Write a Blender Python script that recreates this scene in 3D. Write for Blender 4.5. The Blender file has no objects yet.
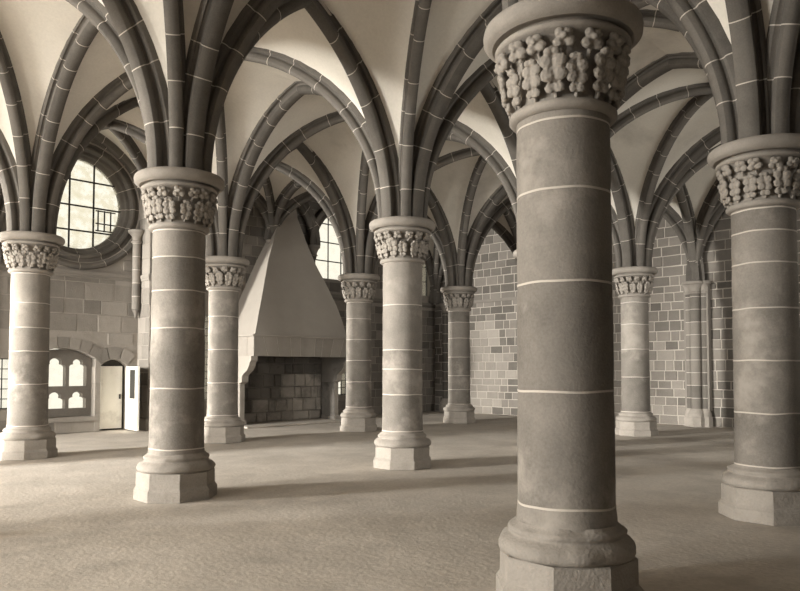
import bpy, bmesh, math, random
from mathutils import Vector, Matrix, noise
R = random.Random(7)
C = bpy.context.scene.collection
pi = math.pi
sin, cos = math.sin, math.cos

# ------------------------------------------------------------------ helpers
def link(name, bm, mats, parent=None, loc=None, smooth=False, autosm=None):
    me = bpy.data.meshes.new(name)
    bm.normal_update(); bm.to_mesh(me); bm.free()
    for m in (mats if isinstance(mats, (list, tuple)) else [mats]): me.materials.append(m)
    if smooth:
        for p in me.polygons: p.use_smooth = True
    if autosm is not None:
        me.shade_flat() if False else None
        for p in me.polygons: p.use_smooth = True
        me.set_sharp_from_angle(angle=math.radians(autosm))
    o = bpy.data.objects.new(name, me); C.objects.link(o)
    if parent: o.parent = parent
    if loc is not None: o.location = loc
    return o
def tag(o, label, cat, group=None, kind=None):
    o['label'] = label; o['category'] = cat
    if group: o['group'] = group
    if kind: o['kind'] = kind
    return o
def struct(o):
    o['kind'] = 'structure'; return o
def empty(name, loc, label, cat, group=None):
    o = bpy.data.objects.new(name, None); C.objects.link(o); o.location = loc
    o.empty_display_size = .2
    return tag(o, label, cat, group)
def box(bm, x0, x1, y0, y1, z0, z1, mi=0, bev=0):
    vs = [bm.verts.new((x, y, z)) for x in (x0, x1) for y in (y0, y1) for z in (z0, z1)]
    fs = []
    for q in ((0,1,3,2),(4,6,7,5),(0,4,5,1),(2,3,7,6),(0,2,6,4),(1,5,7,3)):
        f = bm.faces.new([vs[k] for k in q]); f.material_index = mi; fs.append(f)
    if bev:
        es = list({e for f in fs for e in f.edges})
        bmesh.ops.bevel(bm, geom=es, offset=bev, segments=1, affect='EDGES')
    return vs
def lathe(bm, prof, n=48, cx=0, cy=0, mi=0, wob=0, seed=0, cap=True, a0=0, a1=2*pi):
    """prof: list of (r, z[, material])"""
    full = abs(a1-a0-2*pi) < 1e-6
    rings = []
    for p in prof:
        r, z = p[0], p[1]; ring = []
        for k in range(n if full else n+1):
            a = a0+(a1-a0)*k/n
            rr = r
            zz = z
            if wob:
                v = noise.noise(Vector((cos(a)*r*6+seed, sin(a)*r*6, z*8)))
                rr = r+wob*v; zz = z+wob*.3*v
            ring.append(bm.verts.new((cx+rr*cos(a), cy+rr*sin(a), zz)))
        rings.append(ring)
    m = len(rings[0])
    for i in range(len(rings)-1):
        for k in range(m if full else m-1):
            f = bm.faces.new((rings[i][k], rings[i][(k+1) % m], rings[i+1][(k+1) % m], rings[i+1][k]))
            f.material_index = prof[i][2] if len(prof[i]) > 2 else mi
    if cap and full:
        f = bm.faces.new(rings[-1]); f.material_index = mi
        f = bm.faces.new(list(reversed(rings[0]))); f.material_index = mi
    return rings
def prism(bm, pts, to3, d0, d1, mi=0):
    """closed polygon pts (u,v) extruded from depth d0 to d1"""
    a = [bm.verts.new(to3(u, v, d0)) for u, v in pts]
    b = [bm.verts.new(to3(u, v, d1)) for u, v in pts]
    n = len(pts)
    for k in range(n):
        f = bm.faces.new((a[k], a[(k+1) % n], b[(k+1) % n], b[k])); f.material_index = mi
    f = bm.faces.new(list(reversed(a))); f.material_index = mi
    f = bm.faces.new(b); f.material_index = mi
def inside(x, y, poly):
    c = False; n = len(poly); j = n-1
    for i in range(n):
        xi, yi = poly[i]; xj, yj = poly[j]
        if (yi > y) != (yj > y) and x < (xj-xi)*(y-yi)/(yj-yi)+xi: c = not c
        j = i
    return c

# ------------------------------------------------------------------ materials
def mat(name, col, rough=.9, var=.18, isl=0., bump=.3, scale=5., fine=60., dist=.02, spec=.2, blot=None, blots=.9, stain=None):
    m = bpy.data.materials.new(name); m.use_nodes = True
    nt = m.node_tree; N = nt.nodes; L = nt.links
    b = N['Principled BSDF']; b.inputs['Roughness'].default_value = rough
    b.inputs['Specular IOR Level'].default_value = spec
    tc = N.new('ShaderNodeTexCoord'); oi = N.new('ShaderNodeObjectInfo')
    ad = N.new('ShaderNodeVectorMath'); ad.operation = 'MULTIPLY_ADD'
    cb = N.new('ShaderNodeCombineXYZ')
    for k in range(3): L.new(oi.outputs['Random'], cb.inputs[k])
    L.new(cb.outputs[0], ad.inputs[0]); ad.inputs[1].default_value = (13, 17, 19); L.new(tc.outputs['Object'], ad.inputs[2])
    def noi(s, det=5, r=.6):
        n = N.new('ShaderNodeTexNoise'); n.inputs['Scale'].default_value = s; n.inputs['Detail'].default_value = det
        n.inputs['Roughness'].default_value = r; L.new(ad.outputs[0], n.inputs['Vector']); return n
    n1 = noi(scale); n2 = noi(fine, 3); n3 = noi(scale*.22, 3)
    def math_(op, a, bb):
        n = N.new('ShaderNodeMath'); n.operation = op
        for k, v in enumerate((a, bb)):
            if isinstance(v, (int, float)): n.inputs[k].default_value = v
            else: L.new(v, n.inputs[k])
        return n.outputs[0]
    f = math_('MULTIPLY', math_('SUBTRACT', n1.outputs[0], .5), 2*var)
    f = math_('ADD', f, math_('MULTIPLY', math_('SUBTRACT', n2.outputs[0], .5), 1.6*var))
    f = math_('ADD', f, math_('MULTIPLY', math_('SUBTRACT', n3.outputs[0], .5), 1.6*var))
    if isl:
        g = N.new('ShaderNodeNewGeometry')
        f = math_('ADD', f, math_('MULTIPLY', math_('SUBTRACT', g.outputs['Random Per Island'], .5), 2*isl))
    f = math_('ADD', f, 1.)
    mx = N.new('ShaderNodeVectorMath'); mx.operation = 'SCALE'; mx.inputs[0].default_value = col
    L.new(f, mx.inputs['Scale'])
    out = mx.outputs[0]
    if blot:
        r = N.new('ShaderNodeValToRGB'); r.color_ramp.elements[0].position = .54; r.color_ramp.elements[1].position = .68
        nb = noi(blots, 6, .65); L.new(nb.outputs[0], r.inputs[0])
        mm = N.new('ShaderNodeMix'); mm.data_type = 'RGBA'
        L.new(r.outputs[0], mm.inputs[0]); L.new(out, mm.inputs[6]); mm.inputs[7].default_value = (*blot, 1)
        out = mm.outputs[2]
    L.new(out, b.inputs['Base Color'])
    bp = N.new('ShaderNodeBump'); bp.inputs['Strength'].default_value = bump; bp.inputs['Distance'].default_value = dist
    h = math_('ADD', n1.outputs[0], math_('MULTIPLY', n2.outputs[0], .45))
    L.new(h, bp.inputs['Height']); L.new(bp.outputs[0], b.inputs['Normal'])
    return m
def flat(name, col, rough=.6, metal=0.):
    m = bpy.data.materials.new(name); m.use_nodes = True
    b = m.node_tree.nodes['Principled BSDF']; b.inputs['Base Color'].default_value = (*col, 1)
    b.inputs['Roughness'].default_value = rough; b.inputs['Metallic'].default_value = metal
    return m
def sep(v, k=1.0):                      # warm monochrome tone of the print
    return (v*k, v*.91*k, v*.81*k)
M = {}
M['shaft'] = mat('granite_shaft', sep(.22), isl=.2, var=.30, bump=.7, scale=4, fine=55, dist=.012, blot=sep(.32), blots=1.6)
M['mortar'] = mat('lime_mortar', sep(.52), var=.08, bump=.2)
M['carved'] = mat('carved_stone', sep(.29), var=.16, bump=.5, scale=9, fine=70, dist=.012)
M['base'] = mat('worn_base_stone', sep(.31), var=.2, isl=.05, bump=.7, scale=7, fine=45, dist=.02)
M['rib'] = mat('rib_stone', sep(.125), isl=.2, var=.28, bump=.4, scale=5, dist=.012)
M['web'] = mat('vault_plaster', (.68,.64,.575), var=.12, bump=.25, scale=1.2, fine=25, dist=.015, blot=(.55,.515,.46), blots=.55)
M['stone_dark'] = mat('granite_ashlar', sep(.19), isl=.32, var=.15, bump=.6, scale=6, fine=50, dist=.02)
M['stone_mid'] = mat('pale_ashlar', sep(.25), isl=.28, var=.15, bump=.6, scale=5, fine=40, dist=.02)
M['stone_pale'] = mat('whitened_ashlar', sep(.31), isl=.12, var=.12, bump=.5, scale=5, fine=40, dist=.02)
M['wallmortar'] = mat('wall_mortar', sep(.46), var=.12, bump=.5, scale=8)
M['wallmortar2'] = mat('dull_mortar', sep(.30), var=.12, bump=.5, scale=8)
M['plain'] = mat('dark_rubble', sep(.10), var=.2)
M['floor'] = mat('beaten_earth_floor', sep(.50), var=.30, bump=.6, scale=1.6, fine=22, dist=.02, blot=sep(.43), blots=1.1)
M['hood'] = mat('smooth_hood_stone', sep(.36), var=.08, bump=.25, scale=3, fine=40, dist=.01)
M['lintel'] = mat('lintel_stone', sep(.32), var=.12, isl=.12, bump=.4)
M['soot'] = mat('sooty_fireback', sep(.13), isl=.25, var=.3, bump=.7, scale=3, dist=.03, blot=sep(.06), blots=1.3)
M['sooted_pale'] = mat('smoke_stained_stone', sep(.30), isl=.2, var=.35, bump=.7, scale=3, dist=.03, blot=sep(.15), blots=1.1)
M['iron'] = flat('dark_iron', sep(.03), .6)
M['white_wood'] = mat('white_painted_wood', (.80,.77,.70), var=.08, bump=.2, scale=3, blot=(.62,.59,.53), blots=2.)
M['dark_wood'] = mat('dark_wood', sep(.06), var=.2)
def glass_mat(name='window_glass', hi=.55):
    m = bpy.data.materials.new(name); m.use_nodes = True
    nt = m.node_tree; N = nt.nodes; L = nt.links; N.remove(N['Principled BSDF'])
    t = N.new('ShaderNodeBsdfTransparent'); g = N.new('ShaderNodeBsdfTranslucent'); x = N.new('ShaderNodeMixShader')
    t.inputs[0].default_value = (.93, .93, .93, 1)
    n = N.new('ShaderNodeTexNoise'); n.inputs['Scale'].default_value = 5.; n.inputs['Detail'].default_value = 6
    tc = N.new('ShaderNodeTexCoord'); L.new(tc.outputs['Object'], n.inputs['Vector'])
    r = N.new('ShaderNodeValToRGB'); r.color_ramp.elements[0].position = .4; r.color_ramp.elements[1].position = .65
    r.color_ramp.elements[0].color = (.08, .08, .08, 1); r.color_ramp.elements[1].color = (hi, hi, hi, 1)
    L.new(n.outputs[0], r.inputs[0]); L.new(r.outputs[0], x.inputs[0])
    g.inputs[0].default_value = (.75, .72, .62, 1)
    L.new(t.outputs[0], x.inputs[1]); L.new(g.outputs[0], x.inputs[2]); L.new(x.outputs[0], N['Material Output'].inputs[0])
    return m
M['glass'] = glass_mat(); M['clear'] = glass_mat('clear_window_glass', .15)

# ------------------------------------------------------------------ layout (metres; x along the hall, y across it)
SX, SY = 3.86, 5.455
YW, YB, XR, XL = 15.2, -4.7, 15.2, -15.4       # wall planes
ZA = 3.9                                       # top of the abaci
H_ARCH, H_DIAG = 6.75, 6.84
def P(i, j):
    x = j*SX; y = i*SY
    s = .40
    if i == 3: y = YW-.22
    if i == -1: y = YB+.22
    if j == 4: x = XR-.22
    if j == -4: x = XL+.22
    wall = i in (3, -1) or j in (4, -4)
    z = ZA
    if (i, j) == (3, 2): x, z = 7.9, 5.35
    if (i, j) == (3, 1): x, y = 4.32, YW-.60
    if (i, j) == (3, 0): x = .42
    return dict(p=Vector((x, y)), s=.12 if wall else .40, z=z)
def half(cn, Mxy, Htop, s0):
    """springing point, direction, s, centre offset and radii of a half arch towards Mxy"""
    d = Mxy-cn['p']; D = d.length; d = d/D
    return d, D, s0
def curve_pt(cn, Mxy, Htop, s0, depth, t):
    d = Mxy-cn['p']; D = d.length; d = d/D
    s = D-s0; h = Htop-cn['z']
    if h >= s:
        Rr = (s*s+h*h)/(2*s); c = s0+Rr; a = Rr+depth; b = a
    else:
        c = s0+s; a = s+depth; b = h+depth
    ph = t*math.acos(max(-1, min(1, (c-D)/a)))
    q = c-a*cos(ph)
    p = cn['p']+d*q
    return Vector((p.x, p.y, cn['z']+b*sin(ph))), ph, d
PR_D = [(.125,.36),(.125,.215),(.108,.19),(.088,.19),(.055,.175),(.05,.145),(.080,.118),(.097,.08),(.090,.038),(.055,.008),(.018,0)]
PR_T = [(.175,.38),(.175,.235),(.168,.20),(.145,.182),(.122,.19),(.085,.182),(.075,.15),(.105,.125),(.125,.088),(.118,.042),(.08,.010),(.028,0)]
PR_W = [(.13,.30),(.13,.16),(.09,.13),(.09,.08),(.06,.01),(.018,0)]
PR_D = [(a*.86, b) for a, b in PR_D]; PR_T = [(a*.88, b) for a, b in PR_T]
def full_prof(h): return h+[(-x, d) for x, d in reversed(h)]
def rib_half(bm, cn, Mxy, Htop, s0, prof, seed, step=.52, org=Vector((0,0,0))):
    rr = random.Random(seed)
    prof = full_prof(prof)
    L = 0; prev = None
    for k in range(25):
        q = curve_pt(cn, Mxy, Htop, s0, 0, k/24)[0]
        if prev is not None: L += (q-prev).length
        prev = q
    n = max(3, round(L/step)); mj = .006/L
    cuts = [0.]
    for k in range(1, n): cuts.append((k+rr.uniform(-.18, .18))/n)
    cuts.append(1.)
    def ring(t, grow=0):
        out = []
        for x, dep in prof:
            q, ph, d = curve_pt(cn, Mxy, Htop, s0, dep-grow, t)
            out.append(bm.verts.new((q.x-d.y*x*(1+grow*3)-org.x, q.y+d.x*x*(1+grow*3)-org.y, q.z-org.z)))
        return out
    for k in range(n):
        a = cuts[k]+(mj if k else 0); b = cuts[k+1]-(mj if k < n-1 else 0)
        m = 5; prevr = None; w = rr.uniform(-.0015, .0015)
        for i in range(m+1):
            r = ring(a+(b-a)*i/m, w)
            if prevr:
                for e in range(len(r)-1):
                    f = bm.faces.new((prevr[e], prevr[e+1], r[e+1], r[e])); f.smooth = True
            prevr = r
        if k < n-1:
            r0 = ring(b, .0016); r1 = ring(b+2*mj, .0016)
            for e in range(len(r0)-1):
                f = bm.faces.new((r0[e], r0[e+1], r1[e+1], r1[e])); f.material_index = 1
            bm.faces.new(list(reversed(r0))).material_index = 1; bm.faces.new(r1).material_index = 1

# ------------------------------------------------------------------ columns
NAMES = {(0,0):'nearest column', (1,0):'left foreground column', (2,0):'far-left column', (0,1):'right-edge column', (1,1):'middle column',
 (2,1):'column left of fireplace', (2,2):'column right of fireplace', (2,3):'farthest column', (1,3):'column by right wall', (1,2):'hidden column'}
LAB = {(0,0):'massive nearest granite column with deeply carved leaf capital, right of centre',
 (1,0):'large granite column left of centre with leafy capital, a long shadow at its foot',
 (2,0):'pale granite column at far left edge, in front of the round window wall',
 (0,1):'large grey granite column at right edge with worn broken leaf capital',
 (1,1):'middle granite column with pale scuff marks on its drums, centre of hall',
 (2,1):'pale sunlit column standing just left of the fireplace hood',
 (2,2):'slim column standing just right of the fireplace, before the arched window',
 (2,3):'slimmest and farthest column, right of the middle column before the brick-like wall',
 (1,3):'slim dark column standing between the nearest column and the right-hand wall',
 (1,2):'column almost hidden behind the massive nearest one, only its capital edge showing'}
JZ = {(0,0):[3.17,2.71,2.11,1.40,.65], (1,0):[3.2,2.88,2.48,2.03,1.31,.59], (1,1):[3.22,2.55,1.84,1.54,1.14,.57],
 (2,0):[3.2,2.69,2.26,1.85,1.28,.56], (2,1):[3.2,2.65,1.95,1.25,.57], (2,2):[3.2,2.79,2.27,1.75,1.22,.6],
 (2,3):[3.2,2.88,2.42,1.88,1.35,.95,.54], (1,3):[3.09,2.58,2.0,1.35,.55], (0,1):[3.2,2.97,2.64,2.17,1.63,1.09,.55],
 (1,2):[3.2,2.6,2.0,1.3,.6]}
def leaf_mesh(name, seed, up, voxel):
    """chunky carved leaf: a rib with swelling lobes, tip curled outwards; x across, y outward, z up"""
    rr = random.Random(seed); bm = bmesh.new()
    def blob(x, y, z, a, b, c, tilt=0):
        m = Matrix.Translation((x, y, z)) @ Matrix.Rotation(tilt, 4, 'Y') @ Matrix.Diagonal((a, b, c, 1))
        bmesh.ops.create_icosphere(bm, subdivisions=3, radius=1, matrix=m)
    j = lambda s=.004: rr.uniform(-s, s)
    if not up:
        for k in range(9): t = k/8; blob(j(.002), .002+.052*sin(t*2.0), .01+.23*t, .013, .020, .022)
        for z, x, r in ((.05, .026, .030), (.115, .036, .040), (.190, .038, .040)):
            for sx in (-1, 1): blob(sx*x+j(), .010+.060*sin(z/.25*2.0)+j(), z+j(.008), r*1.04, r*.60, r*1.06, sx*.6)
        for sx in (-1, 1): blob(sx*.018, .082+j(), .243+j(), .030, .026, .024)
        blob(0, .078, .262, .017, .020, .015)
    else:
        for k in range(5): t = k/4; blob(0, .0+.05*t, .01+.09*t, .014, .018, .02)
        for sx in (-1, 1):
            blob(sx*.030+j(), .042+j(), .060+j(), .034, .028, .032); blob(sx*.022+j(), .060+j(), .110+j(), .032, .026, .028)
        blob(0, .075, .088, .018, .018, .02)
    me = bpy.data.meshes.new('t'); bm.to_mesh(me); bm.free()
    ob = bpy.data.objects.new('t', me); C.objects.link(ob)
    md = ob.modifiers.new('r', 'REMESH'); md.mode = 'VOXEL'; md.voxel_size = voxel; md.use_smooth_shade = True
    out = bpy.data.meshes.new_from_object(ob.evaluated_get(bpy.context.evaluated_depsgraph_get()))
    bpy.data.objects.remove(ob); out.name = name
    for v in out.vertices:
        v.co += Vector((noise.noise(v.co*70+Vector((seed, 0, 0))), noise.noise(v.co*70+Vector((0, seed, 5))), noise.noise(v.co*70)))*.0045
    out.materials.clear(); out.materials.append(M['carved'])
    for p in out.polygons: p.use_smooth = True
    return out
LEAF_LO = [leaf_mesh('carved_leaf', 3+k, False, .0065) for k in range(3)]
LEAF_UP = [leaf_mesh('carved_leaf', 13+k, True, .0065) for k in range(3)]
LEAF_LO2 = [leaf_mesh('carved_leaf', 3+k, False, .013) for k in range(3)]
LEAF_UP2 = [leaf_mesh('carved_leaf', 13+k, True, .013) for k in range(3)]
def bell_r(z):                       # z above shaft top of the capital bell (3.30..3.68)
    t = (z-3.30)/.38
    return .325+.085*t*t
def leaf_set(i, j, fine=True):
    rr = random.Random(i*10+j+5); out = []; LO, UP = (LEAF_LO, LEAF_UP) if fine else (LEAF_LO2, LEAF_UP2)
    n = 15
    for k in range(n):
        a = 2*pi*(k+.5)/n+rr.uniform(-.03, .03)
        out.append((LO[rr.randrange(3)], a, 3.29+rr.uniform(-.006, .01), .328, rr.uniform(.9, 1.12)))
    for k in range(n):
        a = 2*pi*k/n+rr.uniform(-.03, .03)
        out.append((UP[rr.randrange(3)], a, 3.545+rr.uniform(-.01, .008), .362, rr.uniform(1.0, 1.15)))
    return out
def leaf_matrix(a, z, r, s):
    return Matrix.Translation((cos(a)*r, sin(a)*r, z)) @ Matrix.Rotation(a-pi/2+.05*sin(a*7.3), 4, 'Z') @ Matrix.Rotation(.10*sin(a*11.7+z*9), 4, 'Y') @ Matrix.Scale(s, 4)
def make_column(i, j, indiv):
    root = empty('stone_column', (j*SX, i*SY, 0), LAB.get((i, j), 'granite column'), 'column', None)
    rr = random.Random(i*7+j*3+1)
    # plinth: stepped octagon
    bm = bmesh.new(); a0 = pi/8
    lathe(bm, [(.488,0),(.488,.12),(.458,.16),(.458,.318),(.448,.328)], n=8, a0=a0, a1=a0+2*pi)
    for v in bm.verts:
        v.co += Vector((rr.uniform(-.004,.004), rr.uniform(-.004,.004), 0)) if v.co.z > 0 else Vector((0,0,0))
    link('plinth', bm, M['base'], root)
    # moulded base ring, worn
    bm = bmesh.new()
    pr = [(.40,.325),(.438,.335),(.455,.365),(.449,.40),(.425,.43),(.385,.45),(.375,.462),(.385,.475),(.388,.49),(.372,.508),(.345,.52),(.335,.54)]
    lathe(bm, pr, n=72, wob=.022, seed=rr.uniform(0, 50), cap=False)
    link('base_moulding', bm, M['base'], root, smooth=True)
    # shaft of drums with raised mortar joints
    zs = sorted(JZ.get((i, j), JZ[(1,2)])); zs = [.50]+zs+[3.24]
    bm = bmesh.new()
    def rad(z): return .324-.010*(z/3.3)+(.012*max(0, (.7-z)/.2) if z < .7 else 0)
    for k in range(len(zs)-1):
        lo, hi = zs[k], zs[k+1]
        if hi-lo < .03: continue
        m = max(2, int((hi-lo)/.15)); ph = rr.uniform(0, 6)
        pr = []
        e0 = .007 if k else 0; e1 = .007 if k < len(zs)-2 else 0
        for q in range(m+1):
            z = lo+e0+(hi-lo-e0-e1)*q/m
            r = rad(z)-(.004 if q in (0, m) else 0)
            pr.append((r, z))
        n0 = len(bm.verts)
        lathe(bm, pr, n=56, cap=False)
        if k < len(zs)-2:
            lathe(bm, [(rad(hi)-.02, hi-.009, 1),(rad(hi)-.001, hi-.007, 1),(rad(hi)-.001, hi+.007, 1),(rad(hi)-.02, hi+.009, 1)], n=56, cap=False, mi=1)
    for v in bm.verts:                      # joints wander a little
        a = math.atan2(v.co.y, v.co.x)
        v.co.z += .010*noise.noise(Vector((cos(a)*1.5+j*5, sin(a)*1.5+i*3, round(v.co.z*3)/3)))
    link('shaft', bm, [M['shaft'], M['mortar']], root, smooth=True, autosm=40)
    # capital: astragal, bell, upper ring, abacus
    bm = bmesh.new()
    lathe(bm, [(.315,3.215),(.345,3.222),(.362,3.24),(.362,3.262),(.345,3.282),(.315,3.295),(.305,3.36),(.305,3.46),(.32,3.56),(.35,3.64),
               (.375,3.675),(.405,3.692),(.44,3.698),(.458,3.714),(.458,3.732),(.44,3.746),(.415,3.752),(.405,3.765),(.42,3.78)], n=72, wob=.004, seed=rr.uniform(0, 50), cap=False)
    cap = link('capital', bm, M['carved'], root, smooth=True)
    bm = bmesh.new()
    lathe(bm, [(.30,3.772),(.455,3.774),(.475,3.762),(.505,3.775),(.532,3.80),(.538,3.84),(.532,3.872),(.515,3.89),(.50,3.90)], n=72, wob=.004, seed=rr.uniform(0,50))
    link('abacus', bm, M['carved'], root, smooth=True, autosm=50)
    if indiv:
        for me, a, z, r, s in leaf_set(i, j):
            o = bpy.data.objects.new('carved_leaf', me); C.objects.link(o); o.parent = cap
            o.matrix_local = leaf_matrix(a, z, r, s)
    else:
        bm = bmesh.new()
        for me, a, z, r, s in leaf_set(i, j, False):
            t = me.copy(); t.transform(leaf_matrix(a, z, r, s)); bm.from_mesh(t); bpy.data.meshes.remove(t)
        link('carved_foliage', bm, M['carved'], cap, smooth=True)
    return root
for ij in LAB: make_column(*ij, ij in ((0,0),(1,0),(2,0),(0,1),(1,1)))
EXTRA = {(2,-1): 'granite column of the next bay beyond the left edge, back by the far aisle',
         (1,-1): 'granite column of the next bay beyond the left edge, in the middle row',
         (0,-1): 'granite column of the next bay beyond the left edge, nearest the camera',
         (0,2): 'granite column beyond the right edge, nearer one', (0,3): 'granite column beyond the right edge, farther one'}
for ij, l in EXTRA.items():
    LAB[ij] = l; make_column(*ij, False)

# ------------------------------------------------------------------ vault: arches, diagonal ribs, webs
def nm(i, j):
    if (i, j) in NAMES: return NAMES[(i, j)]
    return {(3,1):'wall shaft above door leaf', (3,2):'corbel on fireplace hood', (3,3):'wall shaft behind fireplace column', (3,0):'wall left of round window',
     (3,4):'far corner', (3,-1):'left wall beyond frame', (1,4):'right wall shafts', (2,4):'wall behind nearest column', (0,4):'wall at right edge',
     (2,-1):'off-frame far-aisle column', (1,-1):'off-frame middle-row column', (0,-1):'off-frame near column', (0,2):'first column past right edge',
     (0,3):'second column past right edge', (-1,0):'back wall opposite nearest column'}.get((i, j), 'wall point %d-%d behind camera' % (i, j))
webs = bmesh.new()
def Mid(a, b):
    d = (b['p']-a['p']).normalized()
    return ((a['p']+d*a['s'])+(b['p']-d*b['s']))/2
def web_patch(cn, M1, H1, M2, H2, cn2=None):
    so = cn['s']-.22; cn2 = cn2 or cn
    n = 16; m = 4; g = []
    for k in range(n+1):
        t = (k/n)
        a = curve_pt(cn, M1, H1+.20, so, 0, t)[0]; b = curve_pt(cn2, M2, H2+.20, so, 0, t)[0]
        row = []
        for q in range(m+1):
            f = q/m; p = a.lerp(b, f)
            p.z += .10*sin(pi*t)*4*f*(1-f)*.5
            row.append(webs.verts.new(p))
        g.append(row)
    for k in range(n):
        for q in range(m):
            webs.faces.new((g[k][q], g[k+1][q], g[k+1][q+1], g[k][q+1]))
SEEN_OFF = set()
FW = Vector((sin(.7779), cos(.7779), 0)); RT = Vector((cos(.7779), -sin(.7779), 0)); EYE = Vector((-4.202, -2.674, 1.546))
def in_view(ends, Mxy, Htop, margin=60):
    for cn in ends:
        for k in range(13):
            q = curve_pt(cn, Mxy, Htop, cn['s'], 0, k/12)[0]-EYE; d = q.dot(FW)
            if d > .3:
                x = 400+716*q.dot(RT)/d; y = 369-716*q.z/d
                if -margin < x < 800+margin and -margin < y < 640: return True
    return False
def rib_obj(name, ends, Mxy, Htop, prof, label, cat, group, seed):
    if not in_view(ends, Mxy, Htop): return None
    bm = bmesh.new(); org = Vector((Mxy.x, Mxy.y, 0))
    for k, cn in enumerate(ends): rib_half(bm, cn, Mxy, Htop, cn['s'], prof, seed*2+k, org=org)
    o = link(name, bm, [M['rib'], M['mortar']], loc=org)
    o.data.set_sharp_from_angle(angle=math.radians(35))
    return tag(o, label, cat, group)
seed = 0
I0, I1, J0, J1 = -1, 3, -4, 4
for i in range(I0, I1+1):
    for j in range(J0, J1+1):
        for di, dj in ((0,1),(1,0)):
            i2, j2 = i+di, j+dj
            if i2 > I1 or j2 > J1: continue
            seed += 1
            a, b = P(i, j), P(i2, j2)
            wallarch = (i == i2 and i in (I0, I1)) or (j == j2 and j in (J0, J1))
            if wallarch and (i, j) == (3, 2) and dj: continue      # replaced by two small arches over the fireplace
            if wallarch and (i == I0 or j == J0): continue         # behind the camera: plain wall
            ht = H_ARCH-(.1 if wallarch else 0)
            if (i, j, dj) == (3, 0, 1): a = dict(a, z=5.0, p=Vector((.42, YW-.1))); b = dict(b, z=5.0, p=Vector((4.32, YW-.1))); ht = 7.36
            mm = Mid(a, b)
            rib_obj('wall_arch' if wallarch else 'transverse_arch', [a, b], mm, ht, PR_W if wallarch else PR_T,
                    ('slender wall arch' if wallarch else 'heavy moulded arch' if i == i2 else 'wide moulded arch')+' between %s and %s' % (nm(i, j), nm(i2, j2)), 'arch',
                    None, seed)
for i in range(I0, I1):
    for j in range(J0, J1):
        c = {k: P(i+k[0], j+k[1]) for k in ((0,0),(0,1),(1,0),(1,1))}
        cs = Vector((0, 0))
        m01 = Mid(c[(0,0)], c[(0,1)]); m11 = Mid(c[(1,0)], c[(1,1)]); m00 = Mid(c[(0,0)], c[(1,0)]); m10 = Mid(c[(0,1)], c[(1,1)])
        ctr = (m01+m11+m00+m10)/4
        for p, q in (((0,0),(1,1)),((0,1),(1,0))):
            seed += 1
            rib_obj('diagonal_rib', [c[p], c[q]], ctr, H_DIAG, PR_D,
                    'slim diagonal rib between %s and %s' % (nm(i+p[0], j+p[1]), nm(i+q[0], j+q[1])), 'rib', None, seed)
        for k, ma, mb in (((0,0), m01, m00), ((0,1), m01, m10), ((1,0), m11, m00), ((1,1), m11, m10)):
            if (i, j) == (2, 0) and k[0] == 1:
                cw = dict(c[k], z=5.0, p=Vector((c[k]['p'].x, YW-.02))); mw = Vector((2.37, YW-.02))
                web_patch(cw, mw, 7.36, ctr, H_DIAG, c[k])
            else: web_patch(c[k], ma, H_ARCH, ctr, H_DIAG)
            web_patch(c[k], mb, H_ARCH, ctr, H_DIAG)
box(webs, XL-.5, XR+.6, YB-.5, YW+.7, 7.75, 8.0)
ceil = link('ceiling', webs, M['web'], smooth=True, autosm=50); struct(ceil)

# ------------------------------------------------------------------ walls
def slab(bm, outer, holes, to3, depth, mi=0):
    cu = bpy.data.curves.new('tmp', 'CURVE'); cu.dimensions = '2D'; cu.fill_mode = 'BOTH'
    for pts in [outer]+holes:
        s = cu.splines.new('POLY'); s.points.add(len(pts)-1); s.use_cyclic_u = True
        for k, (x, y) in enumerate(pts): s.points[k].co = (x, y, 0, 1)
    cu.extrude = depth/2
    ob = bpy.data.objects.new('tmp', cu); me = ob.to_mesh()
    t = bmesh.new(); t.from_mesh(me)
    for v in t.verts: v.co = to3(v.co.x, v.co.y, v.co.z+depth/2)
    me2 = bpy.data.meshes.new('t'); t.to_mesh(me2); t.free()
    n0 = len(bm.faces); bm.from_mesh(me2); bm.faces.ensure_lookup_table()
    for f in bm.faces[n0:]: f.material_index = mi
    ob.to_mesh_clear(); bpy.data.objects.remove(ob); bpy.data.curves.remove(cu); bpy.data.meshes.remove(me2)
def stones(bm, u0, u1, v0, v1, to3, skip, course=.24, wmin=.24, wmax=.55, mfn=lambda u, v: 0, seed=1, gap=.011, out=.012, bv=.012):
    rr = random.Random(seed); v = v0
    while v < v1-.05:
        h = min(course*rr.uniform(.82, 1.22), v1-v)
        u = u0-rr.uniform(0, wmax*.6)
        while u < u1:
            w = rr.uniform(wmin, wmax)
            a, b = max(u, u0), min(u+w, u1); u += w
            if b-a < .06: continue
            c, d = v+gap, v+h-gap; a2, b2 = a+gap, b-gap
            if any(skip(x, y) for x in (a2, (a2+b2)/2, b2) for y in (c, (c+d)/2, d)): continue
            j = lambda: rr.uniform(-.006, .006)
            o = out+rr.uniform(-.004, .008)
            mi = mfn((a+b)/2, (c+d)/2)
            q = [(a2+j(), c+j()), (b2+j(), c+j()), (b2+j(), d+j()), (a2+j(), d+j())]
            cx, cy = (a2+b2)/2, (c+d)/2
            bk = [bm.verts.new(to3(x, y, -.001)) for x, y in q]
            fr = [bm.verts.new(to3(x-math.copysign(bv, x-cx), y-math.copysign(bv, y-cy), -o)) for x, y in q]
            f = bm.faces.new(fr); f.material_index = mi
            for k in range(4):
                f = bm.faces.new((bk[k], bk[(k+1) % 4], fr[(k+1) % 4], fr[k])); f.material_index = mi
        v += h
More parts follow.
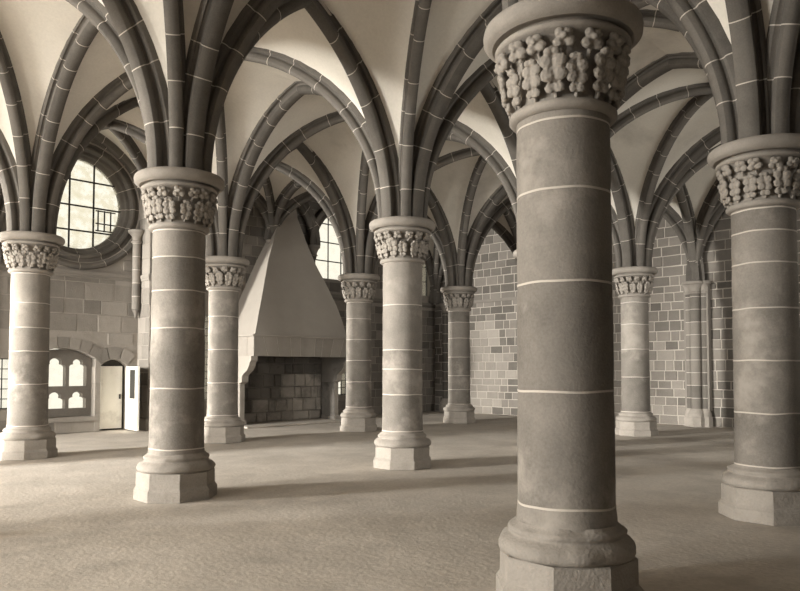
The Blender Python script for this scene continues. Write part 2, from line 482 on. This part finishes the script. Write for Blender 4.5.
def pointed(x0, x1, z0, zs, zt, n=8):
    """pointed-arch outline"""
    w = (x1-x0)/2; h = zt-zs; Rr = (w*w+h*h)/(2*w); pts = [(x0, z0), (x1, z0)]
    am = math.asin(min(1, h/Rr))
    for k in range(n+1): a = am*k/n; pts.append((x1-Rr+Rr*cos(a), zs+Rr*sin(a)))
    for k in range(n-1, -1, -1): a = am*k/n; pts.append((x0+Rr-Rr*cos(a), zs+Rr*sin(a)))
    return pts
def segm(x0, x1, z0, zs, rise, n=8):
    pts = [(x0, z0), (x1, z0)]
    for k in range(n+1):
        t = 1-2*k/n; pts.append(((x0+x1)/2+t*(x1-x0)/2, zs+rise*(1-t*t)))
    return pts
def circ(cx, cz, r, n=48): return [(cx+r*cos(2*pi*k/n), cz+r*sin(2*pi*k/n)) for k in range(n)]
toL = lambda u, v, d: Vector((u, YW+d, v))           # left wall: u = x
toR = lambda u, v, d: Vector((XR+d, u, v))           # right wall: u = y
RC = (2.42, 5.65)
hole_rose = circ(*RC, 1.5)
hole_niche = segm(1.30, 2.86, .38, 1.80, .24)
hole_door = segm(2.98, 3.66, 0.0, 1.62, .16)
hole_w2 = pointed(9.45, 11.35, 4.42, 5.2, 6.62)
hole_lw = pointed(10.30, 11.20, .68, 1.45, 1.98)
hole_sl = pointed(14.55, 15.08, 4.2, 6.0, 6.5)
hole_E = [(5.30,.67),(6.17,.67),(6.17,3.05),(5.30,3.05)]
hole_D = [(.58,.62),(1.10,.62),(1.10,1.78),(.58,1.78)]
hole_far = pointed(-5.6, -3.6, 1.2, 4.0, 5.6)
HL = [hole_rose, hole_niche, hole_w2, hole_lw, hole_sl, hole_E, hole_D, hole_far]
bm = bmesh.new()
outer = [(XL-.5, 0), (2.98, 0)] + [p for p in reversed(hole_door[2:])] + [(3.66, 0), (XR+.6, 0), (XR+.6, 7.8), (XL-.5, 7.8)]
slab(bm, outer, HL, toL, .6)
rose_skip = circ(*RC, 1.66)
def skipL(u, v):
    if abs(v-3.9) < .12: return True
    if (u-RC[0])**2+(v-RC[1])**2 < 1.72**2: return True
    if 6.05 < u < 9.65 and v < 2.4: return True
    for h in (hole_niche, hole_door, hole_lw, hole_w2, hole_sl, hole_E, hole_D, hole_far):
        if inside(u, v, h): return True
    if 1.15 < u < 3.0 and 1.75 < v < 2.35 and -.05 < (v-1.80)-.24*(1-((u-2.08)/.78)**2) < .32: return True
    if 2.88 < u < 3.76 and v < 1.98: return u > 2.97 or v > 1.5
    return False
def mL(u, v):
    if v < 3.9 and u < 5.8: return 2
    return 1
stones(bm, -2, 5.9, 0, 3.78, toL, skipL, .36, .4, .95, mL, 5, out=.003, bv=.006)
stones(bm, -2, 11.9, 4.02, 7.2, toL, skipL, .27, .3, .6, mL, 6)
stones(bm, 9.7, 11.9, 0, 3.78, toL, skipL, .27, .3, .6, mL, 8)
stones(bm, 11.9, XR, 0, 7.2, toL, lambda u, v: abs(v-3.9) < .06 or inside(u, v, hole_sl), .27, .24, .5, lambda u, v: 1, 9)
wl = link('wall_left', bm, [M['wallmortar2'], M['stone_dark'], M['stone_mid']]); struct(wl)
# stepped voussoirs of the lower window arch
def arch_blocks(bm, cx, cz, r0, r1, a0, a1, n, to3, d0, d1, gap=.012, mi=0):
    for k in range(n):
        s = (a1-a0)/n; b0 = a0+s*k+gap/r0; b1 = a0+s*(k+1)-gap/r0
        pts = [(cx+r*cos(a), cz+r*sin(a)) for r, a in ((r0, b0), (r1, b0), (r1, (b0+b1)/2), (r1, b1), (r0, b1), (r0, (b0+b1)/2))]
        prism(bm, pts, to3, d0, d1, mi)
bm = bmesh.new()
arch_blocks(bm, 2.08, .65, 1.395, 1.66, pi/2-.62, pi/2+.62, 7, toL, -.014, .3)
box(bm, 1.22, 2.95, YW-.05, YW+.05, .27, .38)
struct(link('trim_1', bm, M['stone_mid']))
# door surround
bm = bmesh.new()
for k, (z0, z1) in enumerate(((0,.42),(.42,.80),(.80,1.2),(1.2,1.60))):
    box(bm, 2.845, 2.975, YW-.02, YW+.3, z0+.008, z1-.008); box(bm, 3.665, 3.80 if k % 2 else 3.76, YW-.02, YW+.3, z0+.008, z1-.008)
arch_blocks(bm, 3.32, 1.30, .50, .80, pi/2-.78, pi/2+.78, 3, toL, -.02, .3)
struct(link('trim_2', bm, M['stone_mid']))
# string course at the height of the capitals
bm = bmesh.new()
for x0, x1 in ((-15.3, 3.7), (4.0, 6.9), (9.6, XR)):
    box(bm, x0, x1, YW-.10, YW+.05, 3.84, 3.93); box(bm, x0, x1, YW-.055, YW+.05, 3.78, 3.84)
struct(link('trim_3', bm, M['stone_dark']))

# round window
def bars(bm, a, b, w, y, th=.03):
    (x0, z0), (x1, z1) = a, b
    if abs(x0-x1) < 1e-6: box(bm, x0-w/2, x0+w/2, y-th/2, y+th/2, z0, z1)
    else: box(bm, x0, x1, y-th/2, y+th/2, z0-w/2, z0+w/2)
bm = bmesh.new()
pr = [(1.68,-.012),(1.66,-.05),(1.60,-.07),(1.54,-.04),(1.52,0),(1.50,.05),(1.42,.05),(1.38,.0),(1.33,.0),(1.30,.06),(1.29,.14),(1.22,.16),(1.20,.22),(1.15,.26),(1.13,.30),(1.13,.46),(1.50,.46)]
n = 96; nj = 16
for s in range(nj):
    rings = []
    for k in range(7):
        a = 2*pi*(s+.012+(1-.024)*k/6)/nj
        rings.append([bm.verts.new((RC[0]+r*cos(a), YW+d, RC[1]+r*sin(a))) for r, d in pr])
    for k in range(6):
        for q in range(len(pr)-1):
            bm.faces.new((rings[k][q], rings[k+1][q], rings[k+1][q+1], rings[k][q+1]))
for s in range(nj):
    a0, a1 = 2*pi*(s-.014)/nj, 2*pi*(s+.014)/nj
    r2 = [[bm.verts.new((RC[0]+(r+.002)*cos(a), YW+d+.002, RC[1]+(r+.002)*sin(a))) for r, d in pr] for a in (a0, a1)]
    for q in range(len(pr)-1):
        f = bm.faces.new((r2[0][q], r2[1][q], r2[1][q+1], r2[0][q+1])); f.material_index = 1
bmesh.ops.recalc_face_normals(bm, faces=bm.faces)
rose = link('window_1', bm, [M['rib'], M['mortar']]); struct(rose)
bm = bmesh.new(); prism(bm, circ(*RC, 1.14), toL, .37, .376); struct(link('pane', bm, M['glass'], rose))
bm = bmesh.new()
for x in (1.69, 2.28, 2.87):
    h = math.sqrt(1.13**2-(x-RC[0])**2); bars(bm, (x, RC[1]-h), (x, RC[1]+h), .038, YW+.34)
for z in (4.98, 5.60, 6.24):
    h = math.sqrt(1.13**2-(z-RC[1])**2); bars(bm, (RC[0]-h, z), (RC[0]+h, z), .038, YW+.335)
struct(link('window_bars', bm, M['iron'], rose))
bm = bmesh.new()
for x in (2.98, 3.14, 3.30): bars(bm, (x, 5.02), (x, 5.56), .028, YW+.32)
for z in (5.04, 5.22, 5.54): bars(bm, (2.92, z), (3.42, z), .028, YW+.322)
struct(link('casement', bm, M['iron'], rose))

# two-light lower window in its niche
def cusp(x0, x1, z0, z1):
    w = x1-x0; c = (x0+x1)/2; zs = z1-w*.55
    half_ = [(.5, 0), (.5, .10), (.46, .17), (.38, .22), (.29, .235), (.285, .29), (.30, .36), (.26, .45), (.16, .52), (0, .56)]
    return [(x0, z0), (x1, z0)] + [(c+a*w, zs+b*w) for a, b in half_] + [(c-a*w, zs+b*w) for a, b in half_[-2::-1]]
lights = [cusp(1.76, 2.23, 1.12, 1.80), cusp(2.31, 2.72, 1.12, 1.78), cusp(1.76, 2.23, .58, .98), cusp(2.31, 2.72, .58, .98)]
bm = bmesh.new()
slab(bm, segm(1.31, 2.85, .39, 1.79, .23), lights, lambda u, v, d: Vector((u, YW+.22+d, v)), .19)
w2 = link('window_2', bm, M['stone_mid']); struct(w2)
for l in ((1.74,2.25,.56,1.85),(2.29,2.74,.56,1.85)):
    bm = bmesh.new(); box(bm, l[0], l[1], YW+.42, YW+.426, l[2], l[3]); struct(link('pane', bm, M['clear'], w2))

def glazed(name, hole, x0, x1, z0, z1, vx, hz, y=.30, fr=.05, lead=None):
    bm = bmesh.new()
    inner = [((p[0]-(x0+x1)/2)*(1-2*fr/(x1-x0))+(x0+x1)/2, (p[1]-(z0+z1)/2)*(1-2*fr/(z1-z0))+(z0+z1)/2) for p in hole]
    outr = [((p[0]-(x0+x1)/2)*.995+(x0+x1)/2, (p[1]-(z0+z1)/2)*.995+(z0+z1)/2) for p in hole]
    slab(bm, outr, [inner], lambda u, v, d: Vector((u, YW+y-.03+d, v)), .06)
    w = link(name, bm, M['iron']); struct(w)
    bm = bmesh.new(); prism(bm, inner, toL, y-.003, y+.003); struct(link('pane', bm, M['clear'], w))
    bm = bmesh.new()
    def ext(fix, vert):
        ts = [k/400 for k in range(401)]
        ok = [t for t in ts if (inside(fix, z0+(z1-z0)*t, inner) if vert else inside(x0+(x1-x0)*t, fix, inner))]
        return (min(ok), max(ok)) if ok else None
    for x in vx:
        e = ext(x, True)
        if e: bars(bm, (x, z0+(z1-z0)*e[0]), (x, z0+(z1-z0)*e[1]), lead or .035, YW+y-.012, .02)
    for z in hz:
        e = ext(z, False)
        if e: bars(bm, (x0+(x1-x0)*e[0], z), (x0+(x1-x0)*e[1], z), lead or .035, YW+y-.010, .02)
    struct(link('window_bars', bm, M['iron'], w)); return w
glazed('window_3', hole_w2, 9.45, 11.35, 4.42, 6.62, (9.86, 10.40, 10.94), (5.04, 5.65, 6.25))
glazed('window_4', hole_lw, 10.30, 11.20, .68, 1.98, (10.52, 10.75, 10.98), (.92, 1.16, 1.40, 1.64, 1.85), lead=.018, fr=.03)
glazed('window_5', hole_sl, 14.55, 15.08, 4.2, 6.5, (), (4.75, 5.3, 5.85), lead=.02, fr=.015)
glazed('window_6', hole_E, 5.30, 6.17, .67, 3.05, (5.59, 5.88), [.67+.2*k for k in range(1, 12)], lead=.014, fr=.015)
glazed('window_7', hole_D, .58, 1.10, .62, 1.78, (.84,), (.85, 1.08, 1.31, 1.54), lead=.02, fr=.02)
glazed('window_8', hole_far, -5.6, -3.6, 1.2, 5.6, (-5.1, -4.6, -4.1), (1.8, 2.4, 3.0, 3.6, 4.2, 4.8))

# small white door and open leaf
bm = bmesh.new(); box(bm, 3.0, 3.60, YW+.16, YW+.20, .04, 1.61)
for k in range(1, 4): box(bm, 3.0, 3.60, YW+.152, YW+.161, .04+k*.4, .05+k*.4)
d1 = link('door_1', bm, M['white_wood']); struct(d1)
bm = bmesh.new(); box(bm, 3.52, 3.55, YW+.12, YW+.16, .78, .90); struct(link('door_handle', bm, M['iron'], d1))
bm = bmesh.new(); box(bm, 2.98, 3.66, YW+.22, YW+.6, 0, 1.9); struct(link('door_back', bm, M['dark_wood'], d1))
leaf = empty('door_leaf', (3.63, YW-.03, 0), 'narrow white wooden door leaf standing open beside the small arched doorway', 'door leaf')
bm = bmesh.new(); box(bm, -.025, .025, -.86, 0, .03, .80); box(bm, -.025, .025, -.86, -.68, .80, 1.60); box(bm, -.025, .025, -.28, 0, .80, 1.60); box(bm, -.025, .025, -.68, -.28, 1.52, 1.60)
link('leaf_panel', bm, M['white_wood'], leaf)
bm = bmesh.new(); box(bm, -.008, .008, -.68, -.28, .80, 1.52); link('dark_pane', bm, M['iron'], leaf)
leaf.rotation_euler.z = math.radians(-5)
# projecting pier next to the door
bm = bmesh.new()
box(bm, 3.92, 4.85, YW-.62, YW, 0, 7.3)
box(bm, 3.86, 4.91, YW-.68, YW, 0, .30, 0, .02); box(bm, 3.87, 4.90, YW-.67, YW, 3.84, 3.93); box(bm, 3.89, 4.88, YW-.65, YW, 3.78, 3.84)
toP = lambda u, v, d: Vector((u, YW-.62+d, v)); toPs = lambda u, v, d: Vector((3.92+d, u, v))
stones(bm, 3.92, 4.85, .3, 3.78, toP, lambda u, v: False, .34, .3, .5, lambda u, v: 1, 21, out=.006)
stones(bm, YW-.62, YW, .3, 3.78, toPs, lambda u, v: False, .34, .3, .6, lambda u, v: 1, 22, out=.006)
stones(bm, 3.92, 4.85, 3.95, 7.2, toP, lambda u, v: False, .34, .3, .5, lambda u, v: 1, 23, out=.006)
stones(bm, YW-.62, YW, 3.95, 7.2, toPs, lambda u, v: False, .34, .3, .6, lambda u, v: 1, 24, out=.006)
pr_ = link('wall_pier', bm, [M['wallmortar2'], M['stone_mid']]); struct(pr_)

# ---- wall shafts and corbels
def wall_shaft(loc, face, zbot, ztop, label, corbel=True, multi=False, base=False, mat_='rib'):
    """face: direction out of the wall"""
    root = empty('wall_shaft', loc, label, 'wall shaft')
    a = math.atan2(face[1], face[0])
    offs = [(0, 0, .10)]
    if multi: offs = [(.06, 0, .13), (-.03, .21, .085), (-.03, -.21, .085)]
    bm = bmesh.new()
    for o, t, r in offs:
        x = cos(a)*o-sin(a)*t; y = sin(a)*o+cos(a)*t
        z = zbot; rr = random.Random(int(loc[0]*10)+3)
        while z < ztop-.3:
            h = min(.34, ztop-.25-z)
            if h < .05: break
            lathe(bm, [(r, z+.008), (r, z+h-.008)], n=20, cx=x, cy=y, cap=False)
            lathe(bm, [(r+.002, z+h-.008, 1), (r+.002, z+h+.008, 1)], n=20, cx=x, cy=y, cap=False, mi=1); z += h
    if multi: box(bm, -.30, .30, -.14, .02, zbot, ztop) if abs(face[1]) > .5 else box(bm, -.02, .16, -.33, .33, zbot, ztop)
    if corbel:
        lathe(bm, [(.01, zbot-.22), (.04, zbot-.16), (.055, zbot-.08), (.10, zbot)], n=20)
    link('shaft', bm, [M[mat_], M['mortar']], root, smooth=True, autosm=40)
    bm = bmesh.new()
    k = 1.0 if not multi else 1.3
    for o, t, r in offs:
        x = cos(a)*o-sin(a)*t; y = sin(a)*o+cos(a)*t
        lathe(bm, [(r*1.0, ztop-.34), (r*1.35, ztop-.33), (r*1.35, ztop-.30), (r*1.05, ztop-.28), (r*1.25, ztop-.18), (r*1.7, ztop-.11), (r*1.75, ztop-.10), (r*2.1, ztop-.08), (r*2.15, ztop-.02), (r*1.9, ztop)], n=24, cx=x, cy=y, wob=.02, seed=loc[0])
    link('capital', bm, M['carved'], root, smooth=True, autosm=50)
    if base:
        bm = bmesh.new()
        for o, t, r in offs:
            x = cos(a)*o-sin(a)*t; y = sin(a)*o+cos(a)*t
            lathe(bm, [(r*2.1, 0), (r*2.1, .22), (r*1.9, .28)], n=8, cx=x, cy=y); lathe(bm, [(r*1.7, .28), (r*1.75, .33), (r*1.5, .38), (r*1.35, .42), (r*1.1, .48)], n=24, cx=x, cy=y)
        link('plinth', bm, M['base'], root)
    return root
wall_shaft((3.80, YW-.12, 0), (0,-1), 3.05, 5.1, 'short dark wall shaft ending in a pointed tip above the open door leaf', mat_='stone_dark')
wall_shaft((7.9, YW-.26, 0), (0,-1), 4.95, 5.35, 'small corbel with moulded cap on the left slope of the fireplace hood')
wall_shaft((9.42, YW-.20, 0), (0,-1), 4.98, 5.38, 'small corbel between the hood top and the arched upper window')
wall_shaft((11.58, YW-.05, 0), (0,-1), .42, ZA, 'engaged wall shaft half hidden behind the slim column right of the fireplace', False, True, True)
wall_shaft((XR-.12, YW-.62, 0), (0,-1), .42, ZA, 'slender shaft in the far corner of the hall', False, False, True)
wall_shaft((XR-.17, 5.455, 0), (-1,0), .42, ZA, 'cluster of three engaged shafts on the right-hand wall', False, True, True, 'stone_dark')
wall_shaft((XR-.17, 10.91, 0), (-1,0), .42, ZA, 'engaged shafts on the far wall behind the nearest column', False, True, True, 'stone_dark')
wall_shaft((XR-.17, 0, 0), (-1,0), .42, ZA, 'engaged shafts on the wall beyond the right edge', False, True, True, 'stone_dark')
wall_shaft((-.02, YW-.05, 0), (0,-1), .42, ZA, 'engaged shafts left of the round window', False, True, True)
# small arches over hood and window
def C_(x, z): return dict(p=Vector((x, YW-.18)), s=.10, z=z)
a, b, c = C_(7.9, 5.35), C_(9.42, 5.38), C_(11.58, 3.9)
rib_obj('wall_arch', [a, b], Mid(a, b), 6.66, PR_W, 'small pointed wall arch directly above the fireplace hood', 'arch', None, 901)
c2 = dict(c); mm = Mid(b, c2)
rib_obj('wall_arch', [b, c2], mm, 6.62, PR_W, 'pointed wall arch framing the tall upper window right of the hood', 'arch', None, 902)

# ---- right wall
bm = bmesh.new()
slab(bm, [(YB-.5, 0), (YW, 0), (YW, 7.8), (YB-.5, 7.8)], [], toR, .6)
def mR(u, v):
    if 12.05+.25*sin(v*9)+.3*sin(v*3.1) < u < 14.5 and v < 3.0+.25*sin(u*5): return 2
    if u > 5.9 and u < 8.3 and v < 2.1+.2*sin(u*7): return 3  # lit lower wall beside the shafts, put into the colour as paler stones
    return 1
stones(bm, YB, YW, 0, 3.86, toR, lambda u, v: False, .25, .24, .55, mR, 11, gap=.013)
stones(bm, YB, YW, 3.86, 7.3, toR, lambda u, v: False, .27, .26, .6, mR, 12, gap=.013)
wr = link('wall_right', bm, [M['wallmortar'], M['stone_dark'], M['stone_pale'], M['stone_mid']]); struct(wr)
bm = bmesh.new()
for y0, y1 in ((9.6, 10.55), (11.25, 15.1)): box(bm, XR-.07, XR+.05, y0, y1, 3.83, 3.93)
struct(link('trim_4', bm, M['stone_dark']))

# ---- end wall (behind left) with big windows, back wall
toE = lambda u, v, d: Vector((XL-d, u, v))
ends = [pointed(6.95, 9.35, 1.1, 4.2, 6.0), pointed(1.7, 3.7, 1.3, 4.2, 5.8), pointed(12.2, 13.8, 1.4, 4.2, 5.6)]
bm = bmesh.new(); slab(bm, [(YB-.5, 0), (YW+.6, 0), (YW+.6, 7.8), (YB-.5, 7.8)], ends, toE, .6)
struct(link('wall_end', bm, M['plain']))
toB = lambda u, v, d: Vector((u, YB-d, v))
backs = [pointed(x-1.0, x+1.0, 1.4, 4.2, 5.8) for x in (7.8, 12.2)]  # invented openings that let the added vault fill through
bm = bmesh.new(); slab(bm, [(XL-.6, 0), (XR+.6, 0), (XR+.6, 7.8), (XL-.6, 7.8)], backs, toB, .6)
struct(link('wall_back', bm, M['plain']))

# ---- floor
bm = bmesh.new()
nx, ny = 150, 130; g = []
for a in range(nx+1):
    row = []
    for b in range(ny+1):
        x = XL-.6+(XR+1.2-XL)*a/nx; y = YB-.6+(YW+1.2-YB)*b/ny
        z = .010*noise.noise(Vector((x*1.1, y*1.1, 0)))+.006*noise.noise(Vector((x*4, y*4, 3)))-.006
        row.append(bm.verts.new((x, y, z)))
    g.append(row)
for a in range(nx):
    for b in range(ny): bm.faces.new((g[a][b], g[a+1][b], g[a+1][b+1], g[a][b+1]))
box(bm, XL-.6, XR+.6, YB-.6, YW+.6, -.3, -.05)
struct(link('floor', bm, M['floor'], smooth=True, autosm=40))

# ------------------------------------------------------------------ fireplace
fp = empty('fireplace', (7.85, YW, 0), 'huge stone fireplace with tall tapering hood on the left wall', 'fireplace')
def rel(bm):
    for v in bm.verts: v.co -= Vector((7.85, YW, 0))
    return bm
lv = [(2.44, 6.28, 9.46, 13.40), (2.95, 6.52, 9.45, 13.62), (3.42, 6.75, 9.40, 13.83), (4.05, 7.04, 9.22, 14.09), (4.66, 7.33, 9.02, 14.35), (5.4, 7.74, 8.88, 14.66), (6.15, 8.15, 8.78, 14.97), (6.9, 8.2, 8.7, 15.02)]
bm = bmesh.new(); rg = []
for z, xl, xr, yf in lv:
    rg.append([bm.verts.new(p) for p in ((xl+.12, YW+.02, z), (xl, yf, z), (xr, yf, z), (xr-.05, YW+.02, z))])
for k in range(len(rg)-1):
    for q in range(4): bm.faces.new((rg[k][q], rg[k][(q+1) % 4], rg[k+1][(q+1) % 4], rg[k+1][q]))
bm.faces.new(rg[-1]); bm.faces.new(list(reversed(rg[0])))
link('hood', rel(bm), M['hood'], fp)
bm = bmesh.new()                                   # moulding under the hood
box(bm, 6.14, 9.60, 13.28, YW, 2.40, 2.46, 0, .015)
link('hood_moulding', rel(bm), M['hood'], fp)
bm = bmesh.new()                                   # flat-arch lintel of wedge stones
xs = [6.20, 6.58, 6.98, 7.40, 7.72, 8.22, 8.48, 8.84, 9.20, 9.54]
for k in range(len(xs)-1):
    sl = lambda x: (x-7.85)*.06*(0 if x in (xs[0], xs[-1]) else 1)
    a, b = xs[k], xs[k+1]
    pts = [(a+.008-sl(a), 1.88), (b-.008-sl(b), 1.88), (b-.008+sl(b), 2.40), (a+.008+sl(a), 2.40)]
    prism(bm, pts, lambda u, v, d: Vector((u, 13.34+d, v)), 0, .32)
box(bm, 6.20, 6.40, 13.655, YW, 1.88, 2.40); box(bm, 9.34, 9.54, 13.655, YW, 1.88, 2.40)
link('lintel', rel(bm), M['lintel'], fp)
bm = bmesh.new(); box(bm, 6.22, 9.52, 13.347, 13.62, 1.885, 2.395)
link('lintel_joint', rel(bm), M['mortar'], fp)
for s, x in ((1, 6.14), (-1, 9.38)):               # curved corbel and jamb at each side
    bm = bmesh.new()
    pts = [(13.36, 1.88), (13.36, 1.76), (13.42, 1.72), (13.46, 1.62), (13.56, 1.50), (13.70, 1.42), (13.78, 1.36), (13.80, 1.20), (13.92, 1.14), (YW, 1.14), (YW, 1.88)]
    prism(bm, pts, lambda u, v, d: Vector((x+d, u, v)), 0, .20)
    for f in bm.faces:
        if abs(f.calc_center_median().x-(x+(.20 if s > 0 else 0))) < .001: f.material_index = 1
    link('corbel', rel(bm), [M['hood'], M['soot']], fp)
    bm = bmesh.new(); box(bm, x+.01, x+.19, 13.92, YW, 0, 1.14, 0, .02); box(bm, x-.02, x+.22, 13.86, YW, 0, .16, 0, .02)
    for f in bm.faces:
        c_ = f.calc_center_median()
        if (c_.x > x+.17 if s > 0 else c_.x < x+.03): f.material_index = 1
    link('jamb', rel(bm), [M['lintel'], M['soot']], fp)
YF = 14.52
bm = bmesh.new()
box(bm, 6.3, 9.4, YF, YW, 0, 1.95)
toF = lambda u, v, d: Vector((u, YF+d*(1+.9*noise.noise(Vector((u*2, v*2, 1)))), v))
def mF(u, v):
    return 1 if (v < .55 and u > 6.7) or (u > 7.0 and v < 1.0+.25*sin(u*2.3)) or (u > 7.9 and v < 1.45) else 0
stones(bm, 6.36, 9.36, .04, 1.9, toF, lambda u, v: False, .33, .22, .55, mF, 31, out=.035, gap=.008, bv=.03)
for v in bm.verts:
    if v.co.y < YF-.01: v.co += Vector((.05*noise.noise(v.co*2.3), .03*noise.noise(v.co*3), .05*noise.noise(v.co*2.7+Vector((5,5,5)))))
link('fireback', rel(bm), [M['soot'], M['sooted_pale']], fp)
bm = bmesh.new(); box(bm, 6.0, 9.75, 13.3, YW, 0, .045, 0, .01); link('hearth', rel(bm), M['floor'], fp)

# ------------------------------------------------------------------ light
w = bpy.data.worlds.new('sky'); bpy.context.scene.world = w; w.use_nodes = True
bg = w.node_tree.nodes['Background']; bg.inputs[0].default_value = (1, .95, .80, 1); bg.inputs[1].default_value = 1.25
def area(name, loc, direction, sx, sy, power, col=(1, .965, .89), spread=180):
    l = bpy.data.lights.new(name, 'AREA'); l.shape = 'RECTANGLE'; l.size = sx; l.size_y = sy; l.energy = power; l.color = col
    l.spread = math.radians(spread)
    o = bpy.data.objects.new(name, l); C.objects.link(o); o.location = loc
    o.rotation_euler = Vector(direction).to_track_quat('-Z', 'Y').to_euler()
    return o
area('daylight_end_window', (XL-.75, 8.15, 3.6), (1, .06, -.17), 2.0, 4.4, 3100)
area('daylight_side_aisle_window', (XL-.75, 2.7, 3.4), (1, .05, -.15), 1.8, 4.0, 1200)
area('daylight_far_aisle_window', (XL-.75, 13.0, 3.4), (1, 0, -.15), 1.5, 4.0, 1900)
for x in (7.8, 12.2):
    area('vault_fill_lamp', (x, YB-.75, 3.4), (0, 1, .12), 1.8, 4.0, 120, spread=95)  # added fill outside the unseen back wall, brightens the deep vault
area('far_aisle_fill_beam', (XL-.75, 13.0, 3.4), (1, -.17, -.12), 1.5, 4.0, 1150, spread=50)  # added narrow beam at the far aisle window, brightens the middle floor
# ------------------------------------------------------------------ camera
cam = bpy.data.cameras.new('camera'); co = bpy.data.objects.new('camera', cam); C.objects.link(co)
cam.sensor_width = 36; cam.sensor_fit = 'HORIZONTAL'; cam.lens = 715.92*36/800; cam.shift_y = (338.84-295.5)/800
ang = .7779; pitch = .0417
fwd = Vector((sin(ang), cos(ang), 0))*cos(pitch)+Vector((0, 0, sin(pitch)))   # horizontal forward (depth axis)
co.location = (-4.202, -2.674, 1.546)
co.rotation_euler = fwd.to_track_quat('-Z', 'Y').to_euler()
cam.clip_start = .05; cam.clip_end = 200
sc = bpy.context.scene; sc.camera = co
sc.view_settings.view_transform = 'Standard'; sc.view_settings.look = 'None'; sc.view_settings.exposure = 0.05; sc.view_settings.gamma = 1
sc.view_settings.use_curve_mapping = False
sc.cycles.diffuse_bounces = 8; sc.cycles.max_bounces = 10; sc.cycles.use_denoising = True
